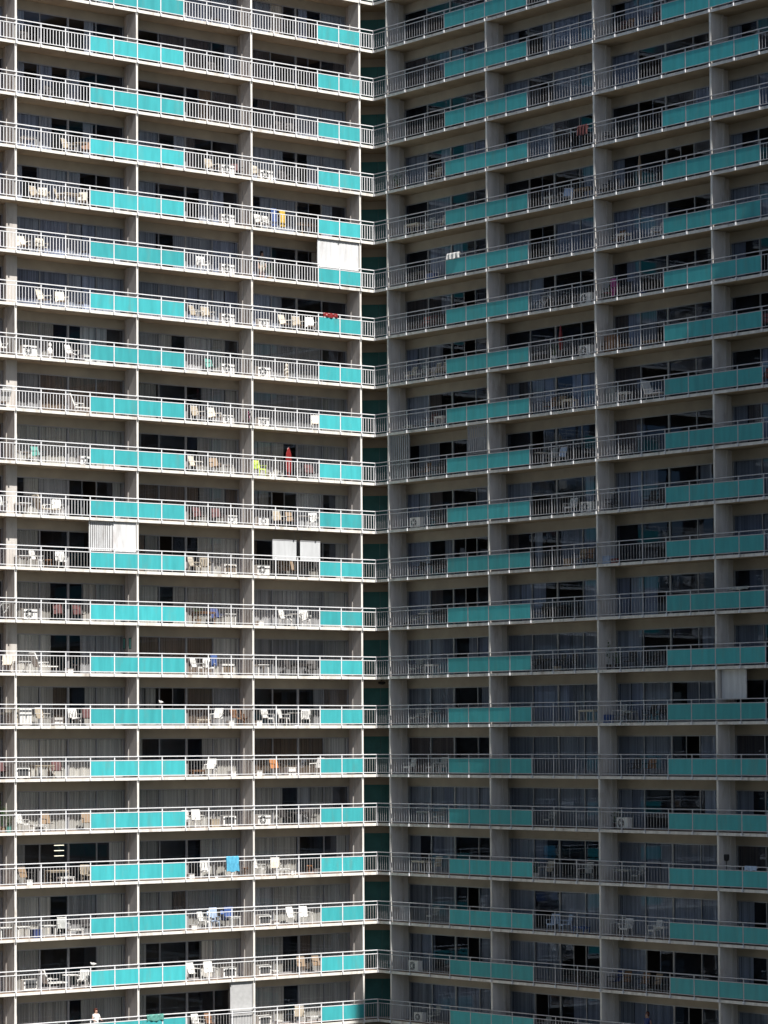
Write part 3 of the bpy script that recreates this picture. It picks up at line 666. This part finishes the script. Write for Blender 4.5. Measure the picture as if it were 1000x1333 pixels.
('G',7,'sling','brown',788,.6,0),('G',7,'cab','brown',797,.6,0),('G',7,'low','brown',812,.6,0),('G',7,'low','tan',848,.6,0),('G',8,'table','white',813,.5,0),('G',8,'lounge','white',850,.6,0),('G',8,'cab','grey',798,.7,0),
('G',9,'low','grey',815,.7,0),('G',10,'tallplant','dark',784,.6,0),('G',10,'sling','dark',797,.7,0),('G',10,'sling','dark',845,.7,0),('G',10,'sling','dark',856,.7,0),('G',11,'crate','lightblue',792,.5,0),('G',11,'small','red',801,.5,0),
('G',13,'tallplant','dark',792,.7,0),('G',13,'plant','dark',804,.7,0),('G',13,'sling','dark',819,.7,0),('G',13,'chair','dark',850,.8,0),('G',14,'crate','blue',791,.5,0),('G',14,'sling','grey',806,.6,0),('G',14,'chair','dark',845,.7,0),('G',14,'chair','dark',859,.7,0),('G',14,'table','grey',820,.8,0),
('G',15,'sling','dark',826,.7,0),('G',15,'sling','brown',845,.7,0),('G',16,'acfan','white',813,.6,0),('G',16,'plant','dark',802,.9,0),('G',17,'long','grey',813,.7,0),('G',17,'chair','grey',831,.7,0),
('G',18,'chair','white',815,.6,10),('G',18,'chair','white',852,.6,-10),('G',18,'table','white',862,.7,0),('G',18,'sling','grey',804,.8,0),('G',19,'sling','navy',800,.6,0),('G',19,'sling','brown',812,.7,0),('G',19,'sling','brown',836,.7,0),('G',19,'sling','tan',852,.7,0),
('H',7,'sling','red',993,.6,0),('H',8,'sling','red',995,.5,0),('H',10,'sling','brown',945,.9,0),('H',12,'sling','maroon',944,.5,0),('H',17,'heater','dark',946,.5,0),('H',18,'plant','dark',960,.6,0),
]
RAILT={'towel','wtowel'}
def yaw_of(w): return math.atan2(N[w].x,-N[w].y)
from collections import defaultdict
desc={}; cnt=defaultdict(list)
for n,(bay,k,kind,c,px,d,yw) in enumerate(IT):
    t=LOOK[kind].format(c=CNAME.get(c,c)); desc[n]=t; cnt[(bay,k,t)].append((px,n))
POS={2:['left','right'],3:['leftmost','middle','rightmost'],4:['first','second','third','last']}
for key,l in cnt.items():
    if len(l)>1:
        for q,(px,n) in enumerate(sorted(l)): desc[n]=POS[len(l)][q]+' '+desc[n]
def place(kind,c,loc,yaw,label):
    nm,cat,grp,bd=KIND[kind]
    parts=proto((kind,c),lambda:bd(c))
    e=bpy.data.objects.new(nm,None); COL.objects.link(e); e.empty_display_size=.3
    e.location=loc; e.rotation_euler=(0,0,yaw); tag(e,label,cat,grp)
    for pn,me in parts:
        o=bpy.data.objects.new(pn,me); COL.objects.link(o); o.parent=e
    return e
def place_mesh(nm,cat,grp,me,loc,yaw,label):
    o=bpy.data.objects.new(nm,me); COL.objects.link(o); o.location=loc; o.rotation_euler=(0,0,yaw); return tag(o,label,cat,grp)
for n,(bay,k,kind,c,px,d,yw) in enumerate(IT):
    w,i=BAYS[bay]; s=find_s(w,k,px,d); base=CORNER+P(w,s,d,zt(k))
    lab=f"{desc[n]}, {BAYN[bay]}, {row_words(bay,k)}"
    yaw=yaw_of(w)+R(yw)+(random.uniform(-.2,.2) if kind in('chair','sling') and yw==0 else 0)
    if kind in RAILT:
        me=proto((kind,c),lambda:b_cloth(c,.75 if kind=='wtowel' else .45,.5).mesh('towel'))
        place_mesh('towel','towel',KIND[kind][2],me,base+Vector((0,0,1.13)),yaw,lab)
    elif kind=='bird': place(kind,c,base+Vector((0,0,1.145)),yaw+R(10),lab)
    else: place(kind,c,base,yaw,lab)
# towels, clothes and boards that hang or lie on the railings and chairs
def hang(bay,k,c,px,w_,h_,z,label,nm='towel',cat='towel',grp='towels hung over the railings',d=-.021):
    w,i=BAYS[bay]; s=find_s(w,k,px,d)
    return place_mesh(nm,cat,grp,b_cloth(c,w_,h_).mesh(nm),CORNER+P(w,s,d,zt(k)+z),yaw_of(w),label+f", {BAYN[bay]}, {row_words(bay,k)}")
hang('D',6,'red',430,1.05,.20,1.13,'red towel folded over the top rail')
hang('C',17,'skyblue',302.5,.85,.80,1.13,'sky blue towel hung over the top rail')
hang('C',18,'lightblue',277,.5,.5,1.10,'pale blue shirt draped on a chair',d=.6)
hang('C',18,'blue',297,.6,.65,1.10,'blue towel draped on a chair',d=.6)
hang('C',13,'blue',278,.45,.6,1.05,'blue towel draped beside the white chairs',d=.5)
hang('C',20,'teal',202,1.1,.3,1.13,'sea green cloth bundled over the rail')
hang('E',5,'white',590.5,1.05,.30,1.22,'white towel folded over the top rail')
hang('H',17,'lightblue',978,.8,.2,1.13,'pale blue towel over the rail')
hang('H',12,'grey',962,1.3,.12,1.13,'grey cloth laid along the rail')
hang('D',4,'blue',356,.4,1.0,1.25,'blue garment hung up','hanging_garment','garment','clothes hung up behind the railing',.5)
hang('D',4,'yellow',367,.4,.9,1.2,'yellow garment hung up','hanging_garment','garment','clothes hung up behind the railing',.5)
hang('G',6,'pink',799,.35,.9,1.1,'pink towel hung up','hanging_garment','garment','clothes hung up behind the railing',.5)
for bay,k,px in (('B',19,122),):
    w,i=BAYS[bay]; s=find_s(w,k,px,-.021)
    place('bird','white',CORNER+P(w,s,-.021,zt(k)+1.145),yaw_of(w)+R(160),f"white bird perched on rail, {BAYN[bay]}, {row_words(bay,k)}")
# ceiling lamp in the corner notch
b=MB(); b.bar((0,0,0),(0,0,-.08),.03,M_BLACK); p=MB(); p.lathe([(.1,-.08),(.2,-.12),(.22,-.2),(.12,-.26),(.03,-.28)],M_BLACK)
e=bpy.data.objects.new('ceiling_lamp',None); COL.objects.link(e); e.location=CORNER-bis*.6+lat*.25+Vector((0,0,zu(13)-.006)); tag(e,'black dome lamp under the slab in the corner notch','lamp')
obj('stem',b,e); obj('lamp_shade',p,e)
# lit pendant lamp inside a room
m=bpy.data.materials.new('lit bars'); m.use_nodes=True; bs=m.node_tree.nodes['Principled BSDF']; bs.inputs['Emission Color'].default_value=(1,.93,.72,1); bs.inputs['Emission Strength'].default_value=1.3
w='L'; s=find_s(w,17,77,2.6)
e=bpy.data.objects.new('pendant_lamp',None); COL.objects.link(e); e.location=CORNER+P(w,s,2.6,zt(17)+1.35); e.rotation_euler=(0,0,yaw_of(w)); tag(e,'lit three bar pendant lamp inside an open dark room','lamp')
b=MB(); b.bar((0,0,.1),(0,0,1.2),.01,M_METAL); obj('cord',b,e)
for z,x in ((.0,0),(.28,0),(.56,0)):
    b=MB(); b.box(-.28,.28,-.05,.05,z,z+.035,m); obj('light_bar',b,e)
# small teal pictures on a pier
for px,dd in ((165,1.1),(175,.6)):
    w='L'; si=fin_s('L',2)+(.118 if dd>.9 else .087)
    b=MB(); b.wbox(w,si,si+.02,dd-.1,dd+.13,zt(13)+1.35,zt(13)+1.95,cmat('dark')); b.wbox(w,si+.021,si+.024,dd-.07,dd+.10,zt(13)+1.39,zt(13)+1.91,cmat('teal'))
    o=obj('picture',b); o.location=CORNER
    tag(o,('inner' if dd>.9 else 'outer')+' sea green picture on the partition of the left sunlit bay','picture','sea green pictures on the partition')

# ------------------------------------------------------------------ people
def person(loc,yaw,shirt,legs,hair,label,height=1.65,arms='rail'):
    sc=height/1.75
    V=[];Rr=[];E=[]
    def v(p,r): V.append(Vector(p)*sc); Rr.append(r*sc); return len(V)-1
    def e(a,b): E.append((a,b))
    pel=v((0,0,.95),.15); wst=v((0,.0,1.10),.13); ch=v((0,0,1.32),.155); nk=v((0,0,1.48),.06); hd=v((0,-.015,1.58),.085); tp=v((0,-.01,1.68),.085)
    e(pel,wst);e(wst,ch);e(ch,nk);e(nk,hd);e(hd,tp)
    nose=v((0,-.105,1.59),.02); e(hd,nose)
    for sx in (-1,1):
        h=v((sx*.10,0,.88),.10); kn=v((sx*.11,-.02,.50),.06); an=v((sx*.11,.02,.09),.042); to=v((sx*.12,-.15,.04),.04)
        e(pel,h);e(h,kn);e(kn,an);e(an,to)
        sh=v((sx*.19,0,1.40),.065); 
        if arms=='rail': el=v((sx*.27,-.05,1.14),.045); wr=v((sx*.22,-.26,1.08),.03); dirv=Vector((0,-1,-.15))
        else: el=v((sx*.25,.03,1.12),.045); wr=v((sx*.25,-.04,.88),.03); dirv=Vector((0,-.15,-1))
        e(ch,sh);e(sh,el);e(el,wr)
        pb=Vector((sx*(.22 if arms=='rail' else .25),-.26 if arms=='rail' else -.04,1.08 if arms=='rail' else .88))
        pm_=v(pb+dirv*.07,.032); e(wr,pm_)
        side=Vector((1,0,0))
        for q,ln in enumerate((.07,.085,.08,.06)):
            o=side*((q-1.5)*.022); f1=v(pb+dirv*.11+o,.010); f2=v(pb+dirv*(.11+ln*.6)+o+Vector((0,0,-.012)),.009); e(pm_,f1); e(f1,f2)
        t1=v(pb+dirv*.06-side*sx*.045,.011); t2=v(pb+dirv*.10-side*sx*.06,.009); e(pm_,t1); e(t1,t2)
    me=bpy.data.meshes.new('person'); me.from_pydata(V,E,[]); tmp=bpy.data.objects.new('person',me); COL.objects.link(tmp)
    md=tmp.modifiers.new('s','SKIN'); 
    if not me.skin_vertices: me.attributes.new('skin','FLOAT','POINT')
    sv=me.skin_vertices[0].data if me.skin_vertices else None
    return tmp,V,Rr,sv,sc
def build_person(*a,**k):
    loc,yaw,shirt,legs,hair,label=a[:6]
    tmp,V,Rr,sv,sc=person(*a,**k)
    if sv is None:
        bpy.context.view_layer.objects.active=tmp
        sv=tmp.data.skin_vertices[0].data
    for i,r in enumerate(Rr): sv[i].radius=(r,r); sv[i].use_root=(i==0)
    ms=tmp.modifiers.new('u','SUBSURF'); ms.levels=ms.render_levels=1
    dg=bpy.context.evaluated_depsgraph_get(); me=bpy.data.meshes.new_from_object(tmp.evaluated_get(dg))
    old=tmp.data; tmp.modifiers.clear(); tmp.data=me; bpy.data.meshes.remove(old)
    me.materials.clear()
    for m in (M_SKIN,shirt,legs): me.materials.append(m)
    for p in me.polygons:
        c=p.center/sc; p.use_smooth=True
        if c.z>1.46 : q=0
        elif c.z>.93 and (abs(c.x)<.24 and c.y>-.12): q=1
        elif c.z>.55 and abs(c.x)<.2: q=2
        else: q=0
        p.material_index=q
    b=MB(); b.lathe([(.03,.13),(.085,.10),(.108,.04),(.108,-.03),(.085,-.10),(.04,-.16)],hair,(0,.025*sc,1.655*sc),14,'z',(sc,sc*1.05,sc))
    # keep the face clear: the hair shell sits back on the skull
    hm=b.mesh('hair')
    for vv in hm.vertices:
        if vv.co.y<-.02*sc and vv.co.z<1.70*sc: vv.co.y=-.02*sc
    obj('hair',hm,tmp)
    ey=MB()
    for sx in (-1,1): ey.lathe([(.004,-.012),(.012,-.006),(.012,.006),(.004,.012)],M_BLACK,(sx*.033*sc,-.088*sc,1.625*sc),8,'y')
    obj('eyes',ey,tmp)
    tmp.location=loc; tmp.rotation_euler=(0,0,yaw); tag(tmp,label,'person','people on the balconies')
    return tmp
for bay,k,px,sh,lg,hr,d,hg,arms,lab in (('B',20,125,'white','navy',mat('auburn hair',(.10,.03,.02),.6,.2,9),.45,1.62,'rail','person with auburn hair and white top'),
    ('G',20,843,'navy','dark',mat('auburn hair',(.10,.03,.02),.6,.2,9),.6,1.72,'down','standing person with reddish hair'),
    ('D',5,341,'grey','cream',mat('black hair',(.015,.012,.012),.5,.2,9),1.15,1.68,'down','person with dark hair, grey shirt')):
    w,i=BAYS[bay]; s=find_s(w,k,px,d)
    build_person(CORNER+P(w,s,d,zt(k)),yaw_of(w),cmat(sh),cmat(lg),hr,lab+', '+BAYN[bay]+', '+row_words(bay,k),height=hg,arms=arms)

# ------------------------------------------------------------------ light, sky, camera
EL=R(53.6); BETA=R(4.0)
Sh=UR*math.cos(BETA)+UL*math.sin(BETA); S=Vector((Sh.x*math.cos(EL),Sh.y*math.cos(EL),math.sin(EL)))
sun=bpy.data.lights.new('sun','SUN'); sun.energy=5.0; sun.angle=R(.53); sun.color=(1,.965,.915)
so=bpy.data.objects.new('sun',sun); COL.objects.link(so); so.rotation_euler=S.to_track_quat('Z','Y').to_euler(); so.location=(0,0,120)
wd=bpy.data.worlds.new('World'); scene.world=wd; wd.use_nodes=True; nt=wd.node_tree
bg=nt.nodes['Background']; sk=nt.nodes.new('ShaderNodeTexSky'); sk.sky_type='NISHITA'; sk.sun_disc=False
sk.sun_elevation=EL; sk.sun_rotation=math.atan2(S.x,S.y); sk.air_density=1.0; sk.dust_density=1.0
nt.links.new(sk.outputs[0],bg.inputs['Color']); bg.inputs['Strength'].default_value=.058
cam=bpy.data.cameras.new('camera'); co=bpy.data.objects.new('camera',cam); COL.objects.link(co)
cam.sensor_fit='VERTICAL'; cam.sensor_height=24; cam.lens=24*F_PX/1333; cam.shift_y=PPY/1333; cam.clip_end=6000; cam.clip_start=.5
co.matrix_world=Matrix.Translation((0,0,CZ))@Matrix.Rotation(math.pi/2+PITCH,4,'X')@Matrix.Rotation(ROLL,4,'Z')
scene.camera=co
vs=scene.view_settings; vs.view_transform='Standard'; vs.look='None'; vs.gamma=1; vs.exposure=.7
scene.cycles.max_bounces=8; scene.cycles.transparent_max_bounces=12
if True:
    pass
